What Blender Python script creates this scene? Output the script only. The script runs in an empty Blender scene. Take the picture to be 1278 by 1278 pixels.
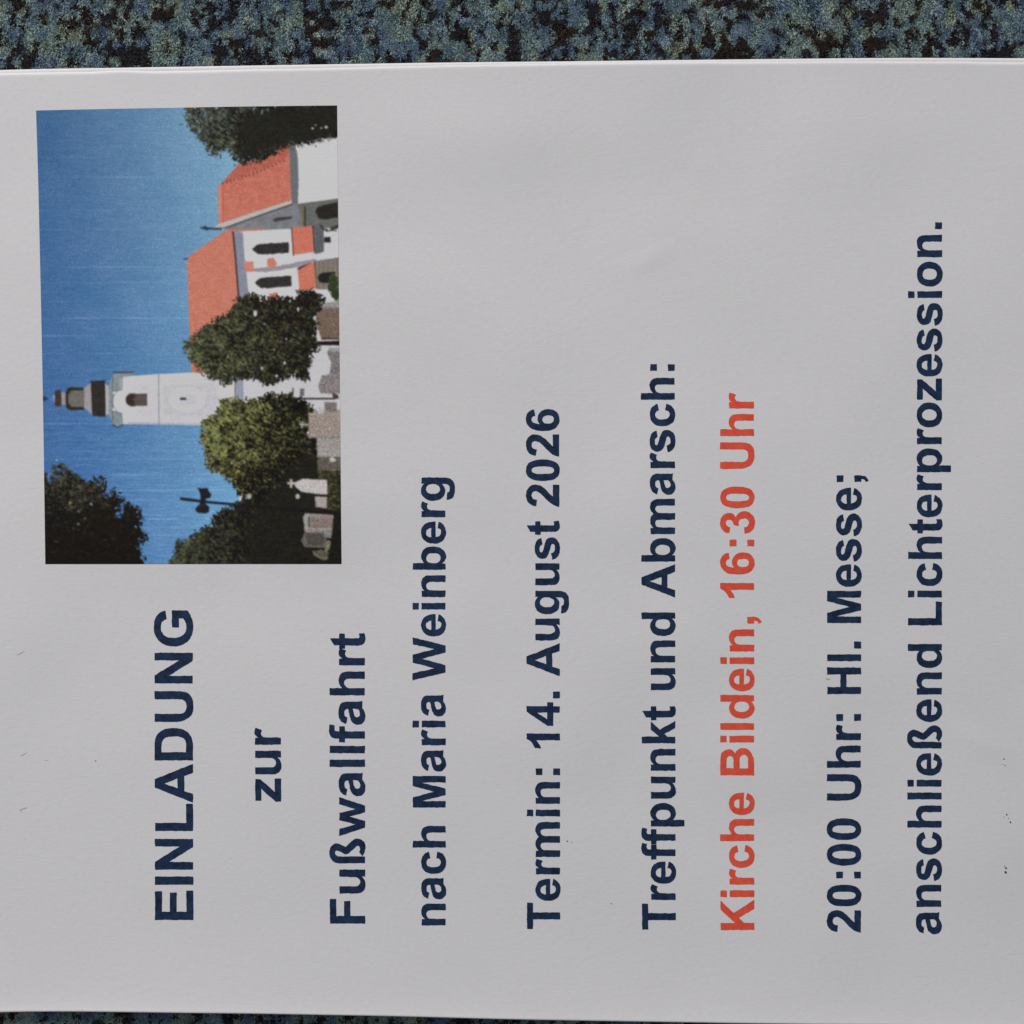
import bpy, bmesh, math, random, re
import numpy as np
from mathutils import Vector

sc = bpy.context.scene
C = sc.collection
MM = 0.001
S = 0.160 / 1278.0            # metres per photo pixel on the paper
rng = np.random.default_rng(7)

# ------------------------------------------------------------------ camera
CAM_H = 0.262
cam = bpy.data.cameras.new('camera')
cam.sensor_width = 36.0
cam.lens = 36.0 * (CAM_H - 0.0006) / 0.160
cam.clip_start = 0.005
cam.clip_end = 20
cam_o = bpy.data.objects.new('camera', cam)
cam_o.location = (0, 0, CAM_H)
C.objects.link(cam_o)
sc.camera = cam_o

# ------------------------------------------------------------------ light
w = bpy.data.worlds.new('World'); sc.world = w; w.use_nodes = True
bg = w.node_tree.nodes['Background']
bg.inputs['Color'].default_value = (0.86, 0.93, 1.0, 1)
bg.inputs['Strength'].default_value = 0.20

def area(name, loc, target, size, power, col):
    l = bpy.data.lights.new(name, 'AREA'); l.shape = 'RECTANGLE'
    l.size, l.size_y = size; l.energy = power; l.color = col
    o = bpy.data.objects.new(name, l); o.location = loc
    d = Vector(target) - Vector(loc)
    o.rotation_euler = d.to_track_quat('-Z', 'Y').to_euler()
    C.objects.link(o); return o
area('window_light', (-0.80, 1.10, 0.68), (0.0, 0.0, 0.0), (0.75, 0.55), 23.2, (1.0, 0.966, 0.955))

sc.view_settings.view_transform = 'Standard'
sc.view_settings.look = 'None'
sc.view_settings.exposure = 0.0
sc.view_settings.gamma = 1.0
sc.view_settings.use_curve_mapping = False

# ------------------------------------------------------------------ helpers
def lin(c):
    c = np.asarray(c, float) / 255.0
    return np.where(c <= 0.04045, c / 12.92, ((c + 0.055) / 1.055) ** 2.4)

class Noise:
    def __init__(s, seed):
        s.t = np.random.default_rng(seed).random((256, 256))
    def __call__(s, x, y):
        x = np.asarray(x, float); y = np.asarray(y, float)
        xi = np.floor(x).astype(int); yi = np.floor(y).astype(int)
        fx = x - xi; fy = y - yi
        fx = fx * fx * fx * (fx * (fx * 6 - 15) + 10); fy = fy * fy * fy * (fy * (fy * 6 - 15) + 10)
        a = s.t[xi & 255, yi & 255]; b = s.t[(xi + 1) & 255, yi & 255]
        c = s.t[xi & 255, (yi + 1) & 255]; d = s.t[(xi + 1) & 255, (yi + 1) & 255]
        return (a * (1 - fx) + b * fx) * (1 - fy) + (c * (1 - fx) + d * fx) * fy
def fbm(n, x, y, oct=3):
    v = 0; a = 1; tot = 0
    for k in range(oct):
        v = v + a * n(x * 2 ** k + 17.3 * k, y * 2 ** k + 5.1 * k); tot += a; a *= 0.55
    return v / tot

def link_mesh(name, verts, faces, mat, parent=None, smooth=True):
    me = bpy.data.meshes.new(name)
    verts = np.asarray(verts, np.float32); faces = np.asarray(faces, np.int32)
    me.vertices.add(len(verts)); me.vertices.foreach_set('co', verts.ravel())
    nf, k = faces.shape
    me.loops.add(nf * k); me.loops.foreach_set('vertex_index', faces.ravel())
    me.polygons.add(nf); me.polygons.foreach_set('loop_start', np.arange(0, nf * k, k, dtype=np.int32))
    me.polygons.foreach_set('use_smooth', np.full(nf, smooth))
    me.update(calc_edges=True); me.validate()
    me.materials.append(mat)
    o = bpy.data.objects.new(name, me); C.objects.link(o)
    if parent: o.parent = parent
    return o
def set_point_colors(o, cols):
    a = o.data.color_attributes.new('tint', 'FLOAT_COLOR', 'POINT')
    c = np.ones((len(cols), 4), np.float32); c[:, :3] = cols
    a.data.foreach_set('color', c.ravel())

def new_mat(name, rough=0.8, spec=0.3):
    m = bpy.data.materials.new(name); m.use_nodes = True
    nt = m.node_tree; b = nt.nodes['Principled BSDF']
    b.inputs['Roughness'].default_value = rough
    b.inputs['Specular IOR Level'].default_value = spec
    return m, nt, b
def nd(nt, t, **kw):
    n = nt.nodes.new(t)
    for k, v in kw.items(): setattr(n, k, v)
    return n
def grain(nt, scale=(1, 1, 1), size=2200.0, detail=4.0, rough=0.6):
    """fibre grain of the paper, in object space"""
    tc = nd(nt, 'ShaderNodeTexCoord'); mp = nd(nt, 'ShaderNodeMapping')
    mp.inputs['Scale'].default_value = scale
    nt.links.new(tc.outputs['Object'], mp.inputs['Vector'])
    n = nd(nt, 'ShaderNodeTexNoise'); n.inputs['Scale'].default_value = size
    n.inputs['Detail'].default_value = detail; n.inputs['Roughness'].default_value = rough
    nt.links.new(mp.outputs['Vector'], n.inputs['Vector'])
    return n
def add_bump(nt, b, dist, strength=1.0):
    """felt of short paper fibres lying mostly across the sheet"""
    warp = grain(nt, (1, 1, 1), 380.0, 2.0, 0.5)
    n1 = grain(nt, (0.42, 1.0, 1.0), 2700.0, 2.0, 0.6)
    n1.inputs['Distortion'].default_value = 0.9
    n2 = grain(nt, (0.7, 1.0, 1.0), 1500.0, 3.0, 0.6)
    mx = nd(nt, 'ShaderNodeMix'); mx.data_type = 'FLOAT'
    nt.links.new(warp.outputs['Fac'], mx.inputs[0])
    nt.links.new(n1.outputs['Fac'], mx.inputs[2]); nt.links.new(n2.outputs['Fac'], mx.inputs[3])
    bp = nd(nt, 'ShaderNodeBump'); bp.inputs['Strength'].default_value = strength
    bp.inputs['Distance'].default_value = dist
    nt.links.new(mx.outputs[0], bp.inputs['Height'])
    nt.links.new(bp.outputs['Normal'], b.inputs['Normal'])
def ramp(nt, src, stops):
    r = nd(nt, 'ShaderNodeValToRGB')
    els = r.color_ramp.elements
    while len(els) < len(stops): els.new(0.5)
    for e, (p, c) in zip(els, stops):
        e.position = p; e.color = (*c, 1)
    nt.links.new(src, r.inputs['Fac'])
    return r

# ------------------------------------------------------------------ materials
PAPER_BUMP = 0.000028
paper_m, nt, b = new_mat('white_copy_paper', 0.88, 0.2)
g = grain(nt, (0.75, 1, 1), 1500.0, 5.0, 0.75)
r = ramp(nt, g.outputs['Fac'], [(0.30, (0.785, 0.767, 0.777)), (0.70, (0.835, 0.82, 0.822))])
nt.links.new(r.outputs['Color'], b.inputs['Base Color'])
add_bump(nt, b, PAPER_BUMP)

def ink(name, c0, c1):
    m, nt, b = new_mat(name, 0.55, 0.3)
    g = grain(nt, (1, 1, 1), 900.0, 4.0, 0.7)
    r = ramp(nt, g.outputs['Fac'], [(0.32, c0), (0.68, c1)])
    nt.links.new(r.outputs['Color'], b.inputs['Base Color'])
    add_bump(nt, b, PAPER_BUMP)
    return m
navy_m = ink('navy_printed_ink', (0.003, 0.011, 0.036), (0.016, 0.044, 0.112))
red_m = ink('red_printed_ink', (0.80, 0.080, 0.042), (0.92, 0.125, 0.070))
speck_m = ink('black_toner_speck', (0.02, 0.02, 0.02), (0.05, 0.05, 0.05))
pencil_m = ink('faint_grey_scuff', (0.46, 0.46, 0.48), (0.58, 0.58, 0.59))
straw_m = ink('pale_yellow_fibre', (0.72, 0.66, 0.42), (0.80, 0.74, 0.52))

print_m, nt, b = new_mat('printed_picture_ink', 0.7, 0.1)
at = nd(nt, 'ShaderNodeAttribute', attribute_name='tint')
nt.links.new(at.outputs['Color'], b.inputs['Base Color'])
add_bump(nt, b, PAPER_BUMP)

pile_m, nt, b = new_mat('carpet_fibre', 0.85, 0.15)
at = nd(nt, 'ShaderNodeAttribute', attribute_name='tint')
nt.links.new(at.outputs['Color'], b.inputs['Base Color'])

# ------------------------------------------------------------------ the flyer: shape of the sheet
def px2x(px): return (np.asarray(px, float) - 639.0) * S
def px2y(py): return (639.0 - np.asarray(py, float)) * S
TOPX = [-90, 0, 67, 160, 320, 560, 720, 900, 1118, 1278, 1610]
TOPY = [89.0, 86.2, 84.6, 83.3, 80.6, 76.8, 75.3, 73.2, 71.0, 71.6, 73.0]
BOTX = [-90, 0, 67, 160, 320, 480, 640, 850, 1060, 1278, 1610]
BOTY = [1264.5, 1263.2, 1262.2, 1262.8, 1264.5, 1267.5, 1272.0, 1275.6, 1278.4, 1281.5, 1286.0]
def smooth_interp(x, X, Y):
    out = 0
    for d in (-40, -20, 0, 20, 40): out = out + np.interp(np.asarray(x, float) + d, X, Y)
    return out / 5
def top_py(px): return smooth_interp(px, TOPX, TOPY)
def bot_py(px): return smooth_interp(px, BOTX, BOTY)
nw = Noise(3); nw2 = Noise(11)
def gauss(px, py, cx, cy, sx, sy, ang=0.0):
    c, s = math.cos(ang), math.sin(ang)
    u = (px - cx) * c + (py - cy) * s; v = -(px - cx) * s + (py - cy) * c
    return np.exp(-0.5 * ((u / sx) ** 2 + (v / sy) ** 2))
def height(px, py):
    """z of the upper face of the front leaf (metres)"""
    px = np.asarray(px, float); py = np.asarray(py, float)
    d = np.maximum(bot_py(px) - py, 0) * S / MM          # mm from the fold
    t = np.maximum(py - top_py(px), 0) * S / MM          # mm from the open edge
    z = 0.52 + 0.62 * np.exp(-d / 7.5)
    z = z + 0.16 * np.exp(-t / 10.0)
    z = z + (0.16 - 0.10 * np.clip(px / 900.0, 0, 1)) * np.exp(-d / 1.1)
    z = z + 0.34 * (nw(px / 330.0, py / 330.0) - 0.5)
    z = z + 0.32 * (nw2((px + 0.5 * py) / 150.0 + 0.4, (py - 0.5 * px) / 115.0) - 0.5)
    z = z + 0.06 * gauss(px, py, 812, 322, 20, 8, -0.5)
    z = z + 0.16 * gauss(px, py, 600, 170, 70, 30, 0.1)
    z = z - 0.09 * gauss(px, py, 740, 270, 90, 60, 0.4)
    z = z + 0.10 * gauss(px, py, 1225, 926, 26, 10, 0.5)
    z = z - 0.08 * gauss(px, py, 1010, 480, 70, 26, 0.8)
    return z * MM
def P(px, py, lift=0.0):
    return np.stack([px2x(px), px2y(py), height(px, py) + lift], -1)
INK = 0.022 * MM

flyer = bpy.data.objects.new('folded_flyer', None)
flyer.location = (0, 0, 0)
C.objects.link(flyer)
flyer['label'] = 'folded white invitation flyer with navy and red text and printed church picture, on carpet'
flyer['category'] = 'flyer'

def build_sheet():
    cols = np.concatenate([np.arange(-90, 1300, 5.0), np.arange(1300, 1611, 10.0)])
    TH = 0.20 * MM
    rings = []
    for px in cols:
        yt, yb = float(top_py(px)), float(bot_py(px))
        nz = float(nw(px / 40.0, 7.7)) - 0.5
        setback = 4.9 + 1.0 * math.sin(px / 170.0) + 0.5 * nz
        if 105 < px < 190: setback -= 1.6 * math.exp(-((px - 150) / 25.0) ** 2)
        yf = yt + setback
        # front leaf, upper face, from the open edge to the start of the fold
        zf_end = float(height(px, yb))
        Rm = zf_end / 2
        Rpx = 2.0
        ys = np.concatenate([[yf, yf + 1.0, yf + 2.3, yf + 3.8], np.concatenate([np.linspace(yf + 6, yb - 30, 210), np.linspace(yb - 26, yb - Rpx, 16)])])
        zs = height(np.full_like(ys, px), ys)
        # keep the fold tangent
        outer = [(y, z) for y, z in zip(ys, zs)]
        zA = outer[-1][1]; Rv = zA / 2
        for k in range(1, 12):
            a = math.pi / 2 - math.pi * k / 11.0
            outer.append((yb - Rpx + Rpx * math.cos(a), Rv + Rv * math.sin(a)))
        yl = np.linspace(yb - Rpx - 8, yt, 24)
        outer += [(y, 0.0) for y in yl]
        # inner faces
        inner = [(yt - 0.1, TH * 0.12), (yt + 1.0, TH * 0.55), (yt + 2.3, TH * 0.90), (yt + 3.4, TH)]
        inner += [(y, TH) for y in np.linspace(yt + 6, yb - Rpx - 8, 24)]
        thp = 1.2
        for k in range(0, 9):
            a = -math.pi / 2 + math.pi * k / 8.0
            inner.append((yb - Rpx + (Rpx - thp) * math.cos(a), Rv + (Rv - TH) * math.sin(a)))
        ys2 = np.linspace(yb - Rpx - 6, yf + 4, 60)
        zs2 = height(np.full_like(ys2, px), ys2) - TH
        inner += [(y, z) for y, z in zip(ys2, zs2)]
        inner += [(yf + 1.4, zs[0] - TH * 1.5), (yf + 0.2, zs[0] - TH * 1.25)]
        # rounded cut edge of the front leaf
        outer[0] = (yf - 0.1, zs[0] - TH * 0.92)
        outer[1] = (yf + 1.0, zs[1] - TH * 0.45)
        outer[2] = (yf + 2.3, zs[2] - TH * 0.10)
        ring = outer + inner
        rings.append([(float(px2x(px)), float(px2y(y)), z) for y, z in ring])
    n = len(rings[0]); V = np.array(rings).reshape(-1, 3)
    m = len(rings)
    i = np.arange(m - 1)[:, None]; j = np.arange(n)[None, :]
    a = i * n + j; bb = i * n + (j + 1) % n; c = (i + 1) * n + (j + 1) % n; d = (i + 1) * n + j
    F = np.stack([a, d, c, bb], -1).reshape(-1, 4)
    o = link_mesh('folded_sheet', V, F, paper_m, flyer)
    bm = bmesh.new(); bm.from_mesh(o.data)
    bm.verts.ensure_lookup_table()
    for k in (0, m - 1):
        vs = [bm.verts[k * n + q] for q in range(n)]
        nf = bm.faces.new(vs)
        bmesh.ops.triangulate(bm, faces=[nf])
    bmesh.ops.recalc_face_normals(bm, faces=bm.faces)
    bm.to_mesh(o.data); bm.free()
    return o
build_sheet()

# ------------------------------------------------------------------ lettering (bold grotesque outlines, 2048 units per em)
G = {
'A': (1479, "M1471 0H1149L1021 333H435L314 0H0L571 1466H884L1471 0ZM926 580L724 1124L526 580H926Z"),
'B': (1479, "M150 1466H736Q910 1466 995.5 1451.5T1148.5 1391T1251 1276.5T1292 1114Q1292 1018 1240.5 938T1101 818Q1225 782 1291.5 695T1358 490Q1358 398 1315 310T1197.5 169T1014 85Q940 0 649 0H150V1466ZM446 1222V883H640Q813 883 855 888Q931 897 974.5 940.5T1018 1055Q1018 1123 980.5 1165.5T869 1217Q825 1222 616 1222H446ZM446 639V247H720Q880 247 923 256Q989 268 1030.5 314.5T1072 439Q1072 505 1040 551T947.5 618T683 639H446Z"),
'D': (1479, "M148 1466H689Q872 1466 968 1438Q1097 1400 1189 1303T1329 1065.5T1377 721Q1377 541 1332 411Q1277 252 1175 154Q1098 79 967 37Q869 6 705 0H148V1466ZM444 1218V247H665Q789 247 844 261Q916 279 963.5 322T1041 463.5T1071 732T1041 993T957 1135T820 1204Q758 1218 577 1218H444Z"),
'E': (1366, "M149 0V1466H1236V1218H445V893H1181V646H445V247H1264V0H149Z"),
'F': (1251, "M151 0V1466H1156V1218H447V871H1059V623H447V0H151Z"),
'G': (1593, "M831 539V786H1469V202Q1376 112 1199.5 43.5T842 -25Q612 -25 441 71.5T184 347.5T98 738Q98 968 194.5 1147T477 1421.5Q619 1491 830 1491Q1105 1491 1259.5 1375.5T1458 1058L1163 1003Q1132 1111 1046.5 1173.5T833 1236Q639 1236 524.5 1113T410 748Q410 487 526 356.5T830 226Q923 226 1016.5 262.5T1177 351V539H831Z"),
'H': (1479, "M150 0V1466H446V889H1026V1466H1322V0H1026V641H446V0H150Z"),
'I': (569, "M140 0V1466H436V0H140Z"),
'K': (1479, "M153 0V1466H449V815L1047 1466H1445L893 895L1475 0H1092L689 688L449 443V0H153Z"),
'L': (1251, "M157 0V1454H453V247H1189V0H157Z"),
'M': (1706, "M145 0V1466H588L854 466L1117 1466H1561V0H1286V1154L995 0H710L420 1154V0H145Z"),
'N': (1479, "M152 0V1466H440L1040 487V1466H1315V0H1018L427 956V0H152Z"),
'T': (1251, "M479 0V1218H44V1466H1209V1218H775V0H479Z"),
'U': (1479, "M147 1466H443V672Q443 483 454 427Q473 337 544.5 282.5T740 228Q866 228 930 279.5T1007 406T1020 655V1466H1316V696Q1316 432 1292 323T1203.5 139T1040.5 19.5T774 -25Q578 -25 477 20.5T318 138T232 290Q147 425 147 685V1466Z"),
'W': (1933, "M359 0L9 1466H312L533 459L801 1466H1153L1410 442L1635 1466H1933L1577 0H1263L971 1096L680 0H359Z"),
'a': (1139, "M357 738L102 784Q145 938 250 1012T562 1086Q750 1086 842 1041.5T971.5 928.5T1009 675L1006 347Q1006 207 1019.5 140.5T1070 0H792Q781 28 765 83Q758 108 755 116Q683 46 601 11T426 -24Q262 -24 167.5 65T73 290Q73 380 116 450.5T236.5 558.5T454 621.5Q649 658 724 690V718Q724 798 684.5 832T535 866Q461 866 419.5 837T357 738ZM732 510Q679 492 564 467.5T414 419.5Q360 381 360 322Q360 264 403.5 221.5T514 179Q589 179 657 228Q707 265 722.5 318.5Q732 353 732 454V510Z"),
'b': (1251, "M136 0V1466H417V938Q547 1086 725 1086Q919 1086 1046 945.5T1173 542Q1173 270 1043.5 123T729 -24Q638 -24 549.5 21.5T397 156V0H136ZM415 554Q415 389 467 310Q540 198 661 198Q754 198 819.5 277.5T885 528Q885 710 819 790.5T650 871Q549 871 482 792.5T415 554Z"),
'c': (1139, "M1073 748L796 698Q782 781 732.5 823T604 865Q499 865 436.5 792.5T374 550Q374 361 437.5 283T608 205Q688 205 739 250.5T811 407L1087 360Q1044 170 922 73T595 -24Q362 -24 223.5 123T85 530Q85 793 224 939.5T600 1086Q794 1086 908.5 1002.5T1073 748Z"),
'd': (1251, "M1121 0H860V156Q795 65 706.5 20.5T528 -24Q345 -24 214.5 123.5T84 535Q84 805 211 945.5T532 1086Q710 1086 840 938V1466H1121V0ZM371 554Q371 384 418 308Q486 198 608 198Q705 198 773 280.5T841 527Q841 710 775 790.5T606 871Q506 871 438.5 791.5T371 554Z"),
'e': (1139, "M762 338L1042 291Q988 137 871.5 56.5T580 -24Q303 -24 170 157Q65 302 65 523Q65 787 203 936.5T552 1086Q789 1086 926 929.5T1057 450H353Q356 319 424.5 246T595 173Q662 173 707 209.5T762 338ZM778 622Q775 750 712 816.5T559 883Q466 883 404 812T344 622H778Z"),
'f': (682, "M24 1062H180V1142Q180 1276 208.5 1342T313.5 1449.5T508.5 1491Q627 1491 742 1455L704 1259Q637 1275 575 1275Q514 1275 487.5 1246.5T461 1137V1062H671V841H461V0H180V841H24V1062Z"),
'g': (1251, "M121 -70L442 -109Q450 -165 479 -186Q519 -216 605 -216Q715 -216 770 -183Q807 -161 826 -112Q839 -77 839 17V172Q713 0 521 0Q307 0 182 181Q84 324 84 537Q84 804 212.5 945T532 1086Q729 1086 857 913V1062H1120V109Q1120 -79 1089 -172T1002 -318T852.5 -402T622 -432Q357 -432 245 -341T121 -70ZM373 553Q373 384 438.5 305.5T600 227Q703 227 774 307.5T845 546Q845 711 777 791T605 871Q504 871 438.5 792.5T373 553Z"),
'h': (1251, "M428 1466V927Q564 1086 753 1086Q850 1086 928 1050T1045.5 958T1098.5 834T1113 623V0H832V561Q832 727 816 772T759.5 843T658 871Q592 871 538.5 838T454 738.5T428 545V0H147V1466H428Z"),
'i': (569, "M147 1206V1466H428V1206H147ZM147 0V1062H428V0H147Z"),
'k': (1139, "M137 0V1466H418V688L747 1062H1093L730 674L1119 0H816L549 477L418 340V0H137Z"),
'l': (569, "M147 0V1466H428V0H147Z"),
'm': (1821, "M126 1062H385V917Q524 1086 716 1086Q818 1086 893 1044T1016 917Q1086 1002 1167 1044T1340 1086Q1457 1086 1538 1038.5T1659 899Q1688 831 1688 679V0H1407V607Q1407 765 1378 811Q1339 871 1258 871Q1199 871 1147 835T1072 729.5T1049 510V0H768V582Q768 736 753 780.5T706.5 849T620 871Q555 871 503 836T428.5 735T406 514V0H126V1062Z"),
'n': (1251, "M1113 0H832V542Q832 714 814 764.5T755.5 843T658.5 871Q585 871 527 831T447.5 725T426 481V0H145V1062H406V906Q545 1086 756 1086Q849 1086 926 1052.5T1042.5 967T1097 849T1113 660V0Z"),
'o': (1251, "M82 546Q82 686 151 817T346.5 1017T628 1086Q867 1086 1020 930.5T1173 538Q1173 298 1018.5 137T630 -24Q485 -24 353.5 41.5T153.5 233.5T82 546ZM370 531Q370 374 444.5 290.5T628 207Q737 207 811 290.5T885 533Q885 688 811 771.5T628 855Q519 855 444.5 771.5T370 531Z"),
'p': (1251, "M139 1062H401V906Q452 986 539 1036T732 1086Q917 1086 1046 941T1175 537Q1175 271 1045 123.5T730 -24Q642 -24 570.5 11T420 131V-404H139V1062ZM417 549Q417 370 488 284.5T661 199Q759 199 824 277.5T889 535Q889 702 822 783T656 864Q553 864 485 784.5T417 549Z"),
'r': (797, "M416 0H135V1062H396V911Q463 1018 516.5 1052T638 1086Q734 1086 823 1033L736 788Q665 834 604 834Q545 834 504 801.5T439.5 684T416 328V0Z"),
's': (1139, "M48 303L330 346Q348 264 403 221.5T557 179Q666 179 721 219Q758 247 758 294Q758 326 738 347Q717 367 644 384Q304 459 213 521Q87 607 87 760Q87 898 196 992T534 1086Q752 1086 858 1015T1004 805L739 756Q722 818 674.5 851T539 884Q428 884 380 853Q348 831 348 796Q348 766 376 745Q414 717 638.5 666T952 541Q1040 465 1040 329Q1040 181 916.5 78.5T557 -24Q336 -24 207.5 62T48 303Z"),
't': (682, "M634 1062V838H442V410Q442 280 447.5 258.5T472.5 223T520 209Q559 209 633 236L657 18Q559 -24 435 -24Q359 -24 298 1.5T208.5 67.5T169 177Q160 225 160 371V838H31V1062H160V1273L442 1437V1062H634Z"),
'u': (1251, "M847 0V159Q789 74 694.5 25T495 -24Q388 -24 303 23T180 155T142 390V1062H423V574Q423 349 438.5 298.5T495 218T599 188Q672 188 730 228T809.5 327T831 614V1062H1112V0H847Z"),
'w': (1593, "M357 0L21 1062H294L493 366L676 1062H947L1124 366L1327 1062H1604L1263 0H993L810 683L630 0H357Z"),
'z': (1024, "M32 0V219L430 676Q528 788 575 835Q526 832 446 831L71 829V1062H952V863L546 395L403 240Q519 247 547 247H982V0H32Z"),
'ß': (1251, "M141 0V1060Q141 1270 262 1377T575 1484Q740 1484 842 1402T944 1187Q944 1110 905 1030L793 807L1000 600Q1144 460 1144 320Q1144 170 1050 72T809 -26Q690 -26 600 10T452 120L598 235Q650 190 730 190Q790 190 825 222T860 300Q860 350 790 420L600 620Q517 710 517 790Q517 870 580 970L640 1080Q668 1140 668 1190Q668 1265 560 1265Q408 1265 408 1060V0H141Z"),
'0': (1139, "M563 1472Q776 1472 896 1320Q1039 1140 1039 722Q1039 306 895 124Q776 -26 563 -26Q349 -26 218 138.5T87 725Q87 1139 231 1321Q350 1472 563 1472ZM563 1238Q512 1238 472 1205.5T410 1089Q381 983 381 722T407.5 366T472 240T563 207T654 239.5T716 356Q745 462 745 722T718.5 1079T654 1206T563 1238Z"),
'1': (1139, "M806 0H525V1059Q371 915 162 846V1101Q272 1137 401 1237.5T578 1472H806V0Z"),
'2': (1139, "M1035 261V0H50Q66 148 146 280.5T462 632Q652 809 695 872Q753 959 753 1044Q753 1138 702.5 1188.5T563 1239Q475 1239 423 1186T363 1010L83 1038Q107 1270 240 1371T572.5 1472Q791 1472 916 1354T1041 1061Q1041 962 1005.5 872.5T893 685Q842 617 709 495T540.5 333T477 261H1035Z"),
'3': (1139, "M77 389L349 422Q362 318 419 263T557 208Q644 208 703.5 274T763 452Q763 558 706 620T567 682Q513 682 438 661L469 890Q583 887 643 939.5T703 1079Q703 1153 659 1197T542 1241Q470 1241 419 1191T357 1045L98 1089Q125 1224 180.5 1304.5T335 1431T557 1472Q767 1472 894 1338Q998 1229 998 1091Q998 896 784 780Q912 752 988.5 657T1065 427Q1065 232 922.5 95T568 -42Q367 -42 234 74T77 389Z"),
'4': (1139, "M636 0V295H36V541L672 1472H908V542H1090V295H908V0H636ZM636 542V1043L299 542H636Z"),
'6': (1139, "M1023 1107L751 1077Q741 1161 699 1201T590 1241Q501 1241 439.5 1161T362 828Q467 952 623 952Q799 952 924.5 818T1050 472Q1050 247 918 111T579 -25Q357 -25 214 147.5T71 713Q71 1116 220 1294T607 1472Q774 1472 883.5 1378.5T1023 1107ZM386 495Q386 358 449 283.5T593 209Q671 209 723 270T775 470Q775 613 719 679.5T579 746Q498 746 442 682.5T386 495Z"),
'.': (569, "M147 0V281H428V0H147Z"),
',': (569, "M150 0V281H431V80Q431 -42 410 -112T330 -238T196 -321L141 -205Q214 -181 245 -137T278 0H150Z"),
':': (682, "M197 780V1061H478V780H197ZM197 0V281H478V0H197Z"),
';': (682, "M197 780V1061H478V780H197ZM197 0V281H478V80Q478 -42 457 -112T377 -238T243 -321L188 -205Q261 -181 292 -137T325 0H197Z"),
' ': (569, ""),
}
def contours(path):
    out = []; cur = []; p = (0, 0); ctrl = None; last = ''
    toks = re.findall(r'[MLHVQTZ]|-?\d+\.?\d*', path); k = 0; cmd = ''
    def quad(a, c, e):
        n = 7
        for q in range(1, n + 1):
            t = q / n
            cur.append(((1-t)**2*a[0]+2*t*(1-t)*c[0]+t*t*e[0], (1-t)**2*a[1]+2*t*(1-t)*c[1]+t*t*e[1]))
    while k < len(toks):
        if toks[k].isalpha(): cmd = toks[k]; k += 1
        if cmd == 'Z':
            if cur and abs(cur[0][0]-cur[-1][0]) + abs(cur[0][1]-cur[-1][1]) < 1e-6: cur.pop()
            if cur: out.append(cur)
            cur = []; continue
        if cmd == 'M': p = (float(toks[k]), float(toks[k+1])); k += 2; cur = [p]; cmd = 'L'; last = 'M'; continue
        if cmd == 'L': p = (float(toks[k]), float(toks[k+1])); k += 2; cur.append(p)
        elif cmd == 'H': p = (float(toks[k]), p[1]); k += 1; cur.append(p)
        elif cmd == 'V': p = (p[0], float(toks[k])); k += 1; cur.append(p)
        elif cmd == 'Q':
            c = (float(toks[k]), float(toks[k+1])); e = (float(toks[k+2]), float(toks[k+3])); k += 4
            quad(p, c, e); p = e; ctrl = c
        elif cmd == 'T':
            c = (2*p[0]-ctrl[0], 2*p[1]-ctrl[1]) if last in 'QT' else p
            e = (float(toks[k]), float(toks[k+1])); k += 2
            quad(p, c, e); p = e; ctrl = c
        last = cmd
    return out
def refine(c, step):
    out = []
    for i, a in enumerate(c):
        b_ = c[(i + 1) % len(c)]
        L = math.hypot(b_[0]-a[0], b_[1]-a[1]); n = max(1, int(L / step))
        for q in range(n): out.append((a[0]+(b_[0]-a[0])*q/n, a[1]+(b_[1]-a[1])*q/n))
    return out

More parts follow.
